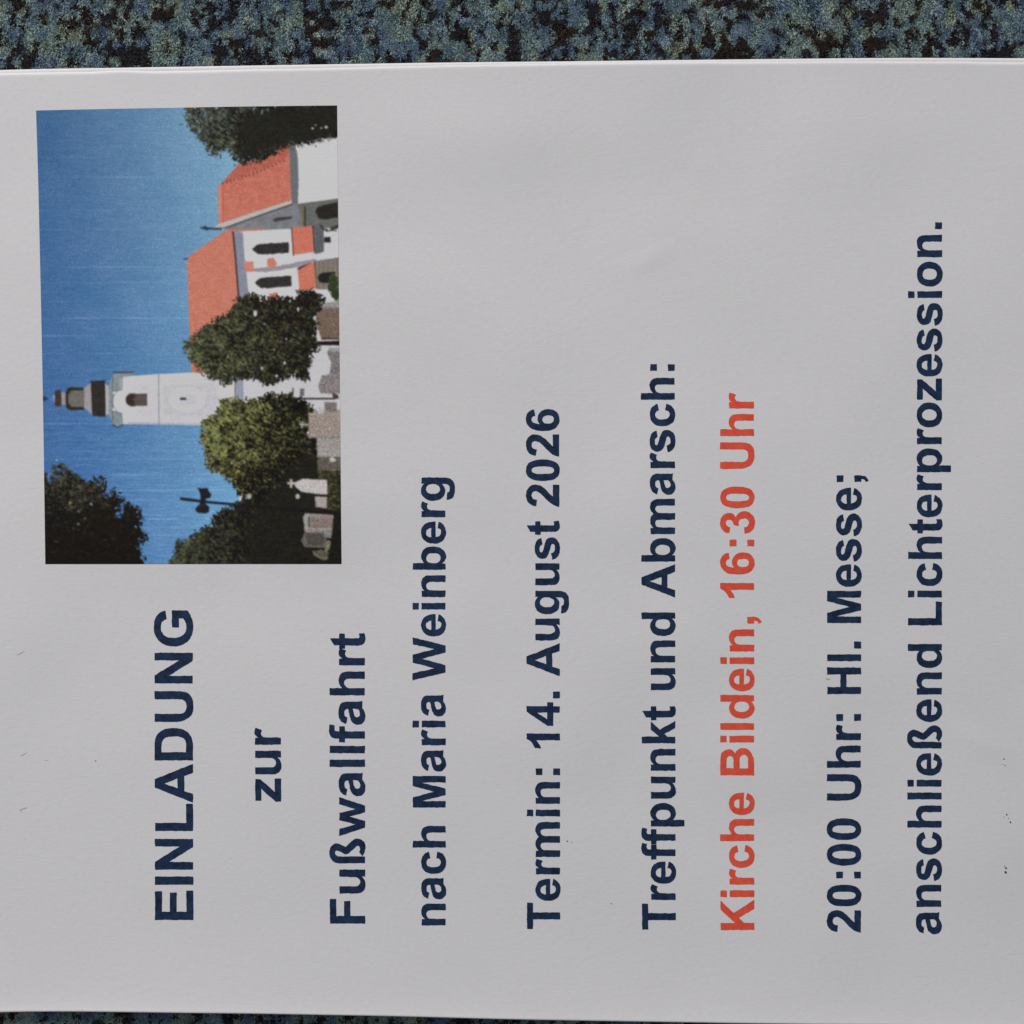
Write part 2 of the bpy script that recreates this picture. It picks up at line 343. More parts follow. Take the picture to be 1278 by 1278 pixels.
def bleed(c, d):
    """ink spreading a little outside the outline (outlines run clockwise, counters the other way)"""
    out = []; n = len(c)
    for i in range(n):
        (x0, y0), (x1, y1), (x2, y2) = c[i - 1], c[i], c[(i + 1) % n]
        ax, ay = x1 - x0, y1 - y0; bx, by = x2 - x1, y2 - y1
        la = math.hypot(ax, ay) or 1; lb = math.hypot(bx, by) or 1
        nx, ny = -ay / la - by / lb, ax / la + bx / lb
        q = nx * nx + ny * ny
        k = 2 * d / max(q, 0.05)
        out.append((x1 + nx * k, y1 + ny * k))
    return out
wob = Noise(21); wob2 = Noise(22)
def text_line(text, y0, x0, y1, x1, cap, mat, label=None):
    """y0,x0 = left end of the baseline in photo pixels, y1,x1 = its right end; text runs up the photo"""
    adv = 0; cons = []; lo = None; hi = None
    for ch in text:
        wdt, path = G[ch]
        for c in contours(path):
            cc = [(u + adv, v) for u, v in c]
            us = [q[0] for q in cc]
            lo = min(us) if lo is None else min(lo, min(us)); hi = max(us) if hi is None else max(hi, max(us))
            cons.append((adv, refine(bleed(cc, 9.0), 60)))
        adv += wdt
    cs = cap / 1466.0
    pieces = {}
    for a, c in cons: pieces.setdefault(a, []).append(c)
    V = []; F = []
    for a, cl in pieces.items():
        cu = bpy.data.curves.new('outline', 'CURVE'); cu.dimensions = '2D'; cu.fill_mode = 'BOTH'
        for c in cl:
            sp = cu.splines.new('POLY'); sp.points.add(len(c) - 1)
            for q, (u, v) in enumerate(c): sp.points[q].co = (u * 0.01, v * 0.01, 0, 1)
            sp.use_cyclic_u = True
        ob = bpy.data.objects.new('outline', cu)
        me = ob.to_mesh()
        bm = bmesh.new(); bm.from_mesh(me); ob.to_mesh_clear()
        bmesh.ops.triangulate(bm, faces=bm.faces)
        for _ in range(2):
            long_e = [e for e in bm.edges if e.calc_length() > 4.0]
            if not long_e: break
            bmesh.ops.subdivide_edges(bm, edges=long_e, cuts=1)
            bmesh.ops.triangulate(bm, faces=bm.faces)
        base = len(V)
        bm.verts.index_update()
        for v in bm.verts: V.append((v.co.x * 100, v.co.y * 100))
        for f in bm.faces: F.append([base + v.index for v in f.verts])
        bm.free(); bpy.data.objects.remove(ob); bpy.data.curves.remove(cu)
    V = np.array(V); t = (V[:, 0] - lo) / (hi - lo)
    py = y0 + (y1 - y0) * t
    px = x0 + (x1 - x0) * t - V[:, 1] * cs
    px = px + 0.55 * (wob(px * 0.55, py * 0.55) - 0.5) + 0.5 * (wob(px * 0.2 + 50, py * 0.2) - 0.5)
    py = py + 0.55 * (wob2(px * 0.55, py * 0.55) - 0.5) + 0.5 * (wob2(px * 0.2 + 50, py * 0.2) - 0.5)
    pts = P(px, py, INK)
    F = np.array(F)
    # all faces up
    a, b_, c = pts[F[:, 0]], pts[F[:, 1]], pts[F[:, 2]]
    nz = (b_[:, 0]-a[:, 0])*(c[:, 1]-a[:, 1]) - (b_[:, 1]-a[:, 1])*(c[:, 0]-a[:, 0])
    fl = nz < 0; F[fl] = F[fl][:, ::-1]
    o = link_mesh('text_line', pts, F, mat, flyer)
    if label: o['label'] = label
    return o

text_line('EINLADUNG', 1147.7, 241.0, 762.0, 239.9, 47.2, navy_m)
text_line('zur', 999.9, 350.6, 908.4, 350.1, 43.6, navy_m)
text_line('Fußwallfahrt', 1152.2, 455.4, 790.3, 454.8, 43.4, navy_m)
text_line('nach Maria Weinberg', 1154.5, 555.9, 596.1, 555.5, 40.5, navy_m)
text_line('Termin: 14. August 2026', 1159.2, 698.8, 510.5, 697.4, 40.8, navy_m)
text_line('Treffpunkt und Abmarsch:', 1160.0, 843.0, 454.6, 841.7, 41.4, navy_m)
text_line('Kirche Bildein, 16:30 Uhr', 1160.1, 941.0, 490.2, 940.5, 41.6, red_m, 'line of red lettering')
text_line('20:00 Uhr: Hl. Messe;', 1163.6, 1074.0, 593.4, 1074.4, 41.8, navy_m)
text_line('anschließend Lichterprozession.', 1165.6, 1174.5, 277.4, 1175.7, 41.9, navy_m)

# ------------------------------------------------------------------ specks, scuffs and a loose fibre on the paper
def speck(name, blobs, mat, lift=1.2):
    V = []; F = []
    for (cx, cy, rx, ry, ang) in blobs:
        base = len(V); n = 14
        V.append((cx, cy))
        for k in range(n):
            a = 2 * math.pi * k / n; rr = 0.75 + 0.5 * random.random()
            u, v = rx * rr * math.cos(a), ry * rr * math.sin(a)
            V.append((cx + u * math.cos(ang) - v * math.sin(ang), cy + u * math.sin(ang) + v * math.cos(ang)))
        for k in range(n): F.append((base, base + 1 + (k + 1) % n, base + 1 + k))
    V = np.array(V)
    return link_mesh(name, P(V[:, 0], V[:, 1], INK * lift), np.array(F), mat, flyer)
random.seed(4)
speck('toner_speck', [(1255.6, 1083.3, 1.3, 1.1, 0), (1255.0, 1088.6, 1.6, 1.2, 0.8), (1253.6, 1081.2, 0.7, 0.5, 0)], speck_m)
speck('toner_speck', [(1256.4, 1016.8, 0.9, 1.1, 0), (1261.0, 1026.2, 0.8, 1.5, -0.5), (1258.6, 1021.5, 0.5, 0.5, 0), (1253.0, 1019.6, 0.5, 0.4, 0)], speck_m)
speck('toner_speck', [(1253.0, 947.2, 1.0, 0.9, 0), (1254.3, 955.5, 0.6, 0.8, 0), (1251.0, 954.0, 0.5, 0.4, 0)], speck_m)
speck('toner_speck', [(708.0, 1049.8, 0.9, 0.7, 0), (713.5, 1051.0, 0.5, 0.5, 0)], speck_m)
speck('toner_speck', [(119.2, 949.6, 0.8, 0.6, 0)], speck_m)
speck('toner_speck', [(763.0, 1127.8, 0.9, 0.5, 0.5)], speck_m)
speck('scuff_mark', [(28.5, 1009.5, 5.5, 0.5, -0.35), (26.0, 1012.6, 2.2, 0.4, 0.7), (28.8, 941.8, 4.5, 0.4, -0.5), (57, 949, 3, 0.35, 0.3), (26, 815, 5, 0.35, -0.5)], pencil_m)
speck('loose_fibre', [(1032.0, 846.3, 2.9, 0.9, 0.35)], straw_m, 4.0)

# ------------------------------------------------------------------ the printed picture
def seg_sd(px, py, poly):
    poly = np.asarray(poly, float); n = len(poly)
    d = np.full(px.shape, 1e18); inside = np.zeros(px.shape, bool)
    for i in range(n):
        x0, y0 = poly[i]; x1, y1 = poly[(i + 1) % n]
        ex, ey = x1 - x0, y1 - y0; L2 = ex * ex + ey * ey + 1e-12
        t = np.clip(((px - x0) * ex + (py - y0) * ey) / L2, 0, 1)
        d = np.minimum(d, (px - x0 - t * ex) ** 2 + (py - y0 - t * ey) ** 2)
        c = (y0 > py) != (y1 > py)
        with np.errstate(divide='ignore', invalid='ignore'):
            xi = (x1 - x0) * (py - y0) / (y1 - y0 + 1e-30) + x0
        inside ^= c & (px < xi)
    d = np.sqrt(d)
    return np.where(inside, -d, d)

def build_picture():
    NU, NV = 420, 640
    u, v = np.meshgrid(np.linspace(0, 1, NU), np.linspace(0, 1, NV))
    tl, tr, bl, br = (44.8, 137.8), (420.6, 131.6), (56.6, 704.0), (426.0, 704.0)
    PX = (tl[0]*(1-u) + tr[0]*u)*(1-v) + (bl[0]*(1-u) + br[0]*u)*v + 1.2*4*v*(1-v)*(1-u)
    PY = (tl[1]*(1-u) + tr[1]*u)*(1-v) + (bl[1]*(1-u) + br[1]*u)*v - 0.8*4*u*(1-u)*(1-v)
    X, Y = PX, PY
    n1, n2, n3, n4 = Noise(31), Noise(32), Noise(33), Noise(34)
    img = np.zeros(X.shape + (3,)); ident = np.zeros(X.shape, int)
    names = ['sky']
    def tree_id(name):
        names.append(name); return len(names) - 1
    def paint(mask, col, k=None):
        m = mask[..., None]
        img[:] = img * (1 - m) + np.asarray(col, float) * m
        if k is not None: ident[mask > 0.5] = k
    def poly(pts, col, k=None, rough=0.0, rs=0.3, soft=0.9, tex=0.0, ts=0.5):
        pts = np.asarray(pts, float)
        pad = 4 + rough
        sel = (X > pts[:, 0].min() - pad) & (X < pts[:, 0].max() + pad) & (Y > pts[:, 1].min() - pad) & (Y < pts[:, 1].max() + pad)
        m = np.zeros(X.shape)
        if not sel.any(): return m
        sd = seg_sd(X[sel], Y[sel], pts)
        if rough: sd = sd + rough * 2 * (fbm(n1, X[sel] * rs, Y[sel] * rs, 3) - 0.5)
        m[sel] = np.clip(0.5 - sd / (2 * soft), 0, 1)
        c = np.asarray(col, float)
        if tex: c = c + tex * (fbm(n2, X * ts, Y * ts, 3) - 0.5)[..., None] * 2
        paint(m, c, k); return m
    def ell(cx, cy, rx, ry, col, k=None, n=24):
        return poly([(cx + rx*math.cos(2*math.pi*q/n), cy + ry*math.sin(2*math.pi*q/n)) for q in range(n)], col, k)
    def box(x0, y0, x1, y1, col, k=None, **kw):
        return poly([(x0, y0), (x1, y0), (x1, y1), (x0, y1)], col, k, **kw)
    def foliage(pts, k, dark, light, lean, rough=5.0, rs=0.16, contrast=1.0, gaps=0.0, gapcol=None, cs=0.09):
        """lean(X,Y) in 0..1 says how much of the light tone the clump takes"""
        pts = np.asarray(pts, float)
        sel = (X > pts[:, 0].min() - 10) & (X < pts[:, 0].max() + 10) & (Y > pts[:, 1].min() - 10) & (Y < pts[:, 1].max() + 10)
        xs, ys = X[sel], Y[sel]
        wx = xs + 3.0 * (fbm(n2, xs * 0.15 + 40, ys * 0.15, 2) - 0.5); wy = ys + 3.0 * (fbm(n3, xs * 0.15 + 40, ys * 0.15, 2) - 0.5)
        sd = seg_sd(xs, ys, pts) + rough * 1.5 * (fbm(n1, wx * rs, wy * rs, 3) - 0.5) + rough * 2.3 * (fbm(n4, wx * 0.42, wy * 0.42, 2) - 0.5)
        m = np.clip(0.5 - sd / 1.5, 0, 1)
        if gaps:
            gp = fbm(n4, xs * 0.23 + 9, ys * 0.23, 3)
            m = m * (1 - np.clip((gp - (1 - gaps)) * 9, 0, 1))
        cl = fbm(n2, xs * cs, ys * cs, 2); fine = fbm(n3, xs * 0.33, ys * 0.33, 3)
        leaf = n4(xs * 0.75, ys * 0.75)
        spray = fbm(n1, (wx + 0.7 * wy) * 0.16, (wy - 0.7 * wx) * 0.42, 3)
        f = lean(xs, ys) + contrast * (1.1 * (cl - 0.5) + 1.5 * (fine - 0.5) + 1.5 * (spray - 0.5) + 0.6 * (leaf - 0.5))
        f = np.clip(f, -0.12, 1.15)[..., None]
        c = np.asarray(dark, float) * (1 - f) + np.asarray(light, float) * f
        c = c + 9 * (n1(xs * 0.2, ys * 0.2) - 0.5)[..., None] * np.array([1.0, 0.3, -1.0])
        cur = img[sel]
        img[sel] = cur * (1 - m[..., None]) + c * m[..., None]
        idc = ident[sel]; idc[m > 0.5] = k; ident[sel] = idc

    def stamp(cx, cy, a, b_, ang, col, k):
        v_ = int(round((cy - 135.0) / 569.0 * (NV - 1))); u_ = int(round((cx - 44.8 - 11.8 * (cy - 137.8) / 566.0) / 372.0 * (NU - 1)))
        R_ = int(a * 1.2 + 5)
        sl = (slice(max(v_ - R_, 0), v_ + R_ + 1), slice(max(u_ - R_, 0), u_ + R_ + 1))
        xs, ys = X[sl], Y[sl]
        if xs.size == 0: return
        ca, sa = math.cos(ang), math.sin(ang)
        uu = (xs - cx) * ca + (ys - cy) * sa; vv = -(xs - cx) * sa + (ys - cy) * ca
        d = np.sqrt((uu / a) ** 2 + (vv / b_) ** 2)
        m = np.clip((1.0 - d) * b_ / 0.9 + 0.3, 0, 1)[..., None]
        img[sl] = img[sl] * (1 - m) + np.asarray(col, float) * m
        if k is not None: ident[sl] = np.where(m[..., 0] > 0.55, k, ident[sl])
    lr = np.random.default_rng(77)
    def leaves(pts, k, dark, light, lean, n_in, n_edge, spread=1.0, gaps=0.0):
        pts = np.asarray(pts, float); ctr = pts.mean(0)
        lo_, hi_ = pts.min(0), pts.max(0)
        seg = np.roll(pts, -1, 0) - pts; ln = np.hypot(seg[:, 0], seg[:, 1]); ln = ln / ln.sum()
        cand = lr.uniform(lo_, hi_, (n_in * 2, 2))
        cand = cand[seg_sd(cand[:, 0], cand[:, 1], pts) < 2.0][:n_in]
        ei = lr.choice(len(pts), n_edge, p=ln); et = lr.random((n_edge, 1))
        for _ in range(int(n_edge * gaps)):
            q = int(lr.integers(len(pts))); h = pts[q] + seg[q] * lr.random() + (ctr - pts[q]) * abs(lr.normal(0, 0.09)) + lr.normal(0, 1.5, 2)
            if not (60 < h[0] < 300 and 140 < h[1] < 700): continue
            v_ = int((h[1] - 135) / 569 * (NV - 1)); u_ = int((h[0] - 45 - 11.8 * (h[1] - 137.8) / 566) / 372 * (NU - 1))
            stamp(h[0], h[1], lr.uniform(1.2, 3.4), lr.uniform(0.7, 1.4), lr.uniform(0, 3.1), sky0[v_, u_] * 0.93, 0)
        edge = pts[ei] + seg[ei] * et + lr.normal(0, 1.6 * spread, (n_edge, 2))
        for is_edge, arr in ((0, cand), (1, edge)):
            for (cx, cy) in arr:
                if not (47 < cx < 424 and 134 < cy < 703): continue
                out_a = math.atan2(cy - ctr[1], cx - ctr[0]) + lr.normal(0, 0.7)
                f_ = lean(cx, cy) + lr.normal(0, 0.33) - 0.15 * is_edge
                f_ = min(max(f_, -0.15), 1.2)
                c = np.asarray(dark, float) * (1 - f_) + np.asarray(light, float) * f_ + lr.normal(0, 4, 3)
                stamp(cx, cy, lr.uniform(1.6, 3.6), lr.uniform(0.6, 1.25), out_a, c, k)
    # sky
    f = np.clip((X - 50) / 250.0, 0, 1)[..., None]
    fy = np.clip((Y - 137) / 560.0, 0, 1)[..., None]
    top = np.array([60, 98, 144.]) * (1 - fy) + np.array([58, 104, 166.]) * fy
    low = np.array([120, 164, 190.]) * (1 - fy) + np.array([98, 156, 202.]) * fy
    img[:] = top * (1 - f ** 1.25) + low * f ** 1.25
    img += (fbm(n2, X * 0.03, Y * 0.03, 3) - 0.5)[..., None] * np.array([14, 8, 6.])
    # paper feed streaks of the inkjet
    sr = np.random.default_rng(5)
    for ys, amp in [(221, 16), (262, 9), (286, 10), (333, 18), (353, 8), (397, 24), (419, 18), (441, 10), (461, 9), (528.5, 24), (549, 10), (586, -10), (592.3, 28), (612, 20), (627, 10), (648, 24), (656.6, 30), (668, 12), (166, 7), (196, 9), (376, 8), (476, 8), (563, 10), (573, 9)]:
        slope = -0.004
        dd = Y - (ys + slope * (X - 150))
        line = np.exp(-(dd / 0.75) ** 2) * np.clip(1.6 * (n3(X * 0.03 + ys, Y * 0 + ys) - 0.2), 0, 1) * (0.65 + 0.5 * n4(X * 0.5, Y * 0 + ys))
        img += (1.35 * amp * line)[..., None] * np.array([1.0, 0.95, 0.85])
    img += ((10 + 14 * np.clip((Y - 380) / 250, 0, 1)) * (fbm(n3, X * 0.06, Y * 1.1, 2) - 0.5))[..., None]

    for _ in range(170):
        ys = sr.uniform(150, 700) if sr.random() < 0.35 else sr.uniform(500, 700)
        x0 = sr.uniform(40, 260); L_ = sr.uniform(20, 110); am = sr.choice([-1, 1, 1]) * sr.uniform(3, 9)
        dd = Y - (ys - 0.004 * (X - 150))
        img += (am * np.exp(-(dd / 0.7) ** 2) * np.clip((X - x0) / 12, 0, 1) * np.clip((x0 + L_ - X) / 12, 0, 1))[..., None] * np.array([1.0, 0.95, 0.85])
    sky0 = img.copy()
    chapel = tree_id('printed_chapel'); church = tree_id('printed_church'); tower = tree_id('printed_tower')
    yard = tree_id('printed_graveyard'); lamp = tree_id('printed_street_lamp')
    T = [tree_id('printed_tree') for _ in range(5)]
    WH = (206, 202, 205)
    # --- ground side: general churchyard base on the right edge
    poly([(300, 288), (425, 284), (427, 705), (300, 705), (296, 500), (294, 470)], (196, 193, 196), church, tex=5)
    # --- chapel
    poly([(262, 283), (364, 254), (372, 252), (380, 258), (382, 283), (324, 288), (290, 287)], (118, 119, 124), chapel, tex=10, ts=0.12)
    poly([(371, 253), (423, 246), (423, 284), (380, 284)], (98, 101, 95), chapel, tex=9)
    poly([(367.5, 179.5), (422, 168), (423, 247.3), (371.5, 254)], (203, 199, 203), chapel, tex=4)
    poly([(359.6, 176), (367.8, 179.5), (370.5, 190), (372, 200), (372.6, 230), (371.6, 254), (363.6, 255), (362, 225)], (101, 104, 106), chapel, rough=0.6)
    poly([(271.6, 233), (277, 228), (288, 215.8), (299, 203), (318, 200), (340, 192), (359.8, 175.5), (361.5, 205), (363.4, 250), (318, 264), (273, 279.5)], (196, 105, 86), chapel, tex=11, ts=0.25)
    poly([(277, 228.5), (288, 215.8), (299, 203), (318, 200), (340, 192), (359.8, 175.5), (360.6, 190), (352, 200.5), (330, 209), (305, 219)], (178, 90, 74), chapel, tex=10)
    for q in range(17):
        t = q / 16; ell(278 + 76 * t, 228.3 - 28.5 * t - 2.5 * math.sin(t * 3.1) * -1, 0.9, 1.6, (120, 62, 55), chapel, 8)
    poly([(272, 233), (276.5, 231), (278, 278), (273, 279.5)], (205, 122, 103), chapel)
    box(277.2, 232, 278.4, 277, (165, 84, 72), chapel)
    poly([(273, 279.3), (300, 270.6), (363.3, 249.5), (364.3, 254), (318, 270), (282, 283), (266, 284)], (183, 174, 166), chapel, rough=0.5)
    poly([(364.2, 253.8), (364.6, 255.6), (318, 271.8), (282, 284.6), (281, 283.4), (318, 270)], (72, 70, 70), chapel)
    poly([(340, 273.8), (345, 271.2), (364, 269.6), (364, 272.4), (343, 276.8)], (62, 62, 62), chapel)
    box(376.5, 257, 379, 282, (120, 102, 70), chapel); box(379.4, 258, 381.4, 282, (58, 52, 44), chapel)
    poly([(393, 263), (397, 258), (403, 256), (421.5, 252), (422, 271), (404, 274), (397, 271.5)], (44, 40, 35), chapel, rough=0.6)
    poly([(250, 283.2), (253, 282.6), (256, 281.4), (258, 283), (262, 284), (276, 284.4), (276, 287), (262, 286.2), (257, 287.5), (254, 285.4), (250, 285.6)], (38, 56, 84), chapel, rough=0.8)
    # --- church nave
    poly([(303, 288), (362, 286), (372, 318), (392, 318), (424, 318), (424, 330), (393, 326), (372, 360), (370, 374), (310, 374), (304, 330)], WH, church, tex=9, ts=0.2)
    poly([(292.5, 289), (303, 290), (305, 320), (308, 345), (311, 374), (297, 374), (294, 320)], (126, 131, 148), church, tex=5)
    poly([(279, 288.6), (289, 286), (291.4, 292), (293.4, 324), (297.4, 372), (298, 400), (262, 466), (238.8, 466), (235.6, 400), (232.8, 321.5), (250, 309)], (197, 113, 91), church, tex=8, ts=0.2)
    poly([(289.4, 287), (291.6, 287), (295, 325), (299, 374), (296.8, 374), (293, 325)], (66, 46, 42), church)
    poly([(284, 286.2), (330, 285.0), (330, 286.6), (290, 289)], (190, 108, 90), church)
    poly([(228, 322.2), (234.5, 321.2), (234.5, 323), (229, 324)], (44, 70, 110), church)
    for (dx, dy) in ((0, 0), (3.4, 41.6)):
        pts = [(314.6, 311), (320, 305.6), (326, 304), (360, 302), (360.6, 315.2), (330, 317.6), (321, 316.8)]
        poly([(x + dx, y + dy + (0 if dy == 0 else 0.4)) for x, y in pts], (50, 48, 46), church, rough=0.8, tex=10)
    poly([(314, 338.5), (316, 335), (350, 331), (393, 322.5), (396, 325), (372, 333), (350, 337), (330, 340)], (139, 134, 142), church, rough=0.8)
    poly([(304, 326), (316.4, 326), (316.8, 338.5), (306, 339.5)], (203, 120, 101), church, rough=0.7)
    poly([(333, 323), (341, 321), (345.6, 328), (343, 334.4), (333.6, 333)], (200, 116, 97), church, rough=0.7)
    poly([(336, 366), (346.6, 365), (347, 374), (336, 374)], (190, 108, 88), church, rough=0.7)
    poly([(363.6, 284), (390, 281.6), (392.4, 314), (366, 318.2)], (205, 107, 85), church, tex=7)
    poly([(389.6, 281.5), (391.6, 281.3), (394, 315.4), (392, 316)], (58, 42, 40), church)
    poly([(363, 284), (364.4, 284), (366.8, 319), (365.2, 319)], (96, 60, 52), church)
    poly([(391.6, 281.4), (404, 281.4), (404, 314), (394, 317)], (88, 91, 94), church, tex=8)
    box(404.4, 295.6, 412.4, 302.4, (40, 38, 38), church, rough=0.5)
    poly([(400, 280.6), (404, 284), (411, 287.6), (414, 283), (422, 280), (422.6, 283), (418, 287), (421, 288.4), (408, 288.6), (401, 284.6)], (58, 62, 50), church, rough=2.0)
    poly([(371, 335.4), (373, 333.2), (392, 326.2), (394.4, 360), (373.6, 363.4)], (204, 108, 84), church, tex=7)
    poly([(370.4, 335.6), (374, 332.6), (388, 327.4), (373.6, 336.2)], (70, 48, 44), church)
    poly([(392, 326), (393.8, 326), (396.2, 359), (394.4, 360)], (60, 44, 40), church)
    poly([(394, 325.4), (423.6, 320.6), (424, 358), (409, 361), (396, 361)], (118, 106, 98), church, tex=8)
    for q in range(5): box(394.5 + q * 5.8, 323.5, 395.3 + q * 5.8, 360, (138, 126, 116), church)
    poly([(396, 346.4), (399, 341.6), (405, 339.8), (418, 339), (418.4, 352.6), (403, 353), (398, 351)], (38, 36, 31), church, rough=0.6)
    poly([(410, 346), (416, 340), (420.6, 346), (424, 362), (424, 376), (417, 376), (413, 366), (409, 362)], (50, 64, 38), yard, rough=2.4, tex=18, ts=0.4)
    poly([(404, 378), (424, 376), (424, 386), (404, 386)], (140, 136, 136), yard, tex=14, rough=1)
    poly([(397, 388), (404, 384), (424, 384.6), (424.4, 421), (402, 423.4), (396, 410), (394.6, 396)], (113, 94, 80), yard, tex=15, rough=0.8)
    box(401, 421.6, 424.6, 423.6, (60, 44, 38), yard)
    poly([(392, 426.2), (424.4, 425), (424.6, 431), (393, 430.8)], (32, 30, 28), yard, rough=0.5)
    poly([(411, 434.4), (424.8, 434), (424.8, 468), (411, 467.6), (413, 452), (408, 440)], (117, 110, 110), yard, tex=16, rough=0.7)
    poly([(398, 478), (402, 468), (424.8, 466), (424.8, 491.6), (400, 491), (397, 484)], (128, 120, 119), yard, tex=16, rough=0.7)
    box(412, 434, 425, 439, (150, 146, 146), yard, rough=0.6)
    # --- tower
    poly([(152, 470), (197, 467), (240, 464.8), (252, 466), (294, 468), (296, 503), (262, 524), (252, 530.6), (200, 529.4), (152, 529)], (203, 201, 204), tower, tex=9, ts=0.25)
    poly([(203, 481), (268, 477), (274, 500), (258, 520), (203, 520)], (190, 186, 193), tower, tex=7, ts=0.3, soft=2.0)
    ell(233, 498.5, 23, 15.5, (205, 202, 206), tower)
    poly([(223, 491.5), (245, 491), (245, 505), (223, 505.6)], (192, 188, 195), tower, soft=1.6)
    poly([(170, 481), (186, 480), (187, 488), (170, 489)], (194, 190, 196), tower, soft=2)
    poly([(166, 511), (190, 511), (190, 518), (166, 517)], (194, 190, 196), tower, soft=2)
    poly([(160, 526.6), (258, 528), (258, 529.4), (160, 528.6)], (168, 164, 170), tower)
    box(151.6, 470.5, 152.8, 487, (120, 118, 124), tower); box(151.6, 512, 152.8, 528, (120, 118, 124), tower)
    box(187, 469, 188.4, 529, (194, 192, 197), tower)
    box(197.2, 467.2, 198.6, 529.2, (134, 132, 138), tower)
    for y_ in (473.5, 522): box(200, y_, 258, y_ + 0.8, (184, 182, 188), tower)
    poly([(293.6, 470), (296.6, 470), (303, 472), (304, 496), (295, 502)], (138, 146, 164), tower, tex=4)
    box(292.6, 469, 293.8, 498, (74, 66, 64), tower)
    poly([(132, 494), (134, 484), (139, 471), (143, 465.8), (166.4, 464.2), (166.4, 467.4), (154, 470), (151, 477), (149, 486), (142, 492), (139.4, 501), (142, 509), (149, 515), (152, 521), (153, 529), (146, 532.4), (140, 528.6), (135, 516), (132, 506)], (126, 139, 141), tower, rough=0.7, tex=14)
    ell(150, 501, 11.5, 16, (108, 122, 132), tower); box(152.6, 483, 170, 519, (203, 201, 204), tower, soft=1.4); ell(151.5, 501, 10.5, 14, (204, 202, 204), tower)
    poly([(156.8, 499), (157.4, 495.6), (159.4, 492.8), (162.6, 491.2), (183.4, 491), (183.6, 506.4), (163.6, 506.8), (159.8, 505.2), (157.4, 502.4)], (86, 74, 70), tower, rough=0.3, tex=9)
    poly([(156.8, 499), (157.4, 495.6), (159.4, 492.8), (162.6, 491.2), (168, 491.2), (168, 506.6), (163.6, 506.8), (159.8, 505.2), (157.4, 502.4)], (56, 48, 44), tower, soft=1.6)
    box(165, 497.6, 183, 498.6, (100, 88, 82), tower)
    box(224.6, 496.4, 231.8, 498.8, (32, 30, 32), tower)
    box(140.8, 463.8, 166.6, 465.6, (72, 66, 70), tower)
    box(139.6, 470, 141, 490, (90, 100, 104), tower); box(139.6, 512, 141, 527, (90, 100, 104), tower)
    poly([(140.5, 529), (146, 532.8), (153, 529.4), (152, 531.2), (146, 534.2), (140, 531)], (58, 60, 66), tower)
    ell(142.6, 490, 2.6, 1.8, (180, 184, 188), tower); ell(142.4, 511, 2.6, 2.2, (186, 186, 190), tower)
    poly([(149, 472), (152.4, 472), (152.4, 486), (149, 486)], (150, 158, 160), tower)
    poly([(112.6, 475.5), (131, 474.6), (133, 497), (131.6, 520), (115, 519), (113.4, 497)], (51, 45, 43), tower, rough=0.6, tex=9)
    poly([(131, 478), (135, 482), (136, 516), (131.6, 518)], (168, 172, 168), tower)
    poly([(100, 487), (104, 485.4), (113, 477.6), (114.4, 518), (106, 509), (100, 508.4)], (152, 147, 150), tower, rough=0.5)
    poly([(81, 492), (83.6, 485), (88, 483), (104, 484), (105.4, 497), (104.6, 511), (90, 512), (84, 510.6), (81, 504)], (108, 102, 94), tower, rough=0.5, tex=10)
    poly([(80.8, 492), (83.6, 485), (88, 483), (104, 484), (104, 487), (89, 487.4), (85, 493), (85, 503), (89, 507.6), (104, 508), (104.4, 511.6), (89, 512), (83.6, 510.4), (80.8, 503)], (48, 45, 44), tower)
    poly([(75.6, 489), (81.6, 490.4), (81.6, 505), (76, 506)], (150, 142, 142), tower)
    poly([(68, 489), (70, 487), (76, 486.6), (76.6, 507), (70, 507), (68, 504)], (64, 53, 49), tower, rough=0.5)
    poly([(65.5, 494), (68.4, 492), (68.4, 502), (65.6, 500)], (120, 140, 170), tower)
    poly([(53, 495), (55.6, 494.4), (58, 496.4), (60.4, 497.4), (58, 499), (55.6, 500.6), (53, 500.6)], (34, 56, 96), tower)
    # --- trees
    tp = [(236, 126), (233, 140), (231.6, 154), (239, 161), (246, 172), (256, 180), (262, 194), (275, 190), (283, 186), (290, 190), (293, 202), (305, 202.6), (320, 201), (338, 193.6), (350, 186), (358, 177), (362, 175), (368, 180), (396, 175), (424, 168), (425, 124)]
    tl_ = lambda x, y: 0.58 - (x - 235) / 190.0
    foliage(tp, T[0], (34, 33, 27), (94, 102, 84), tl_, 4.5, 0.15, 0.75, 0.30)
    leaves(tp, T[0], (34, 33, 27), (94, 102, 84), tl_, 500, 110, 1.6, 0.6)
    poly([(300, 145), (424, 128), (424, 166), (372, 178), (300, 196)], (36, 35, 28), T[0], rough=8, soft=6, tex=9)
    for x_, y_, r_ in ((390, 160, 1.6), (407, 158.5, 2.2), (394, 156, 1.0), (401, 159.6, 1.2)): ell(x_, y_, r_, r_ * 0.8, (170, 168, 166), T[0], 10)
    tp = [(231.6, 431), (238, 424), (246, 416), (256, 408), (269, 401), (285, 391), (294, 380), (300, 371.6), (314.5, 368), (327, 373), (346, 371), (368, 374), (374, 364), (388, 364), (404, 374), (400, 385), (392, 391), (395, 405), (391, 420), (397.6, 436), (387, 439), (386.5, 453), (382, 476), (368, 467), (354, 472), (340, 478), (330, 478), (318, 470), (308, 472), (296, 473), (281, 480), (266, 472), (253, 465), (243, 455), (236, 443.6)]
    tl_ = lambda x, y: np.clip(0.66 - (x - 235) / 190.0, 0.05, 1) - 0.12 * (y < 400)
    foliage(tp, T[1], (36, 33, 26), (102, 108, 72), tl_, 4.0, 0.2, 0.85)
    leaves(tp, T[1], (36, 33, 26), (102, 108, 72), tl_, 800, 330, 1.1)
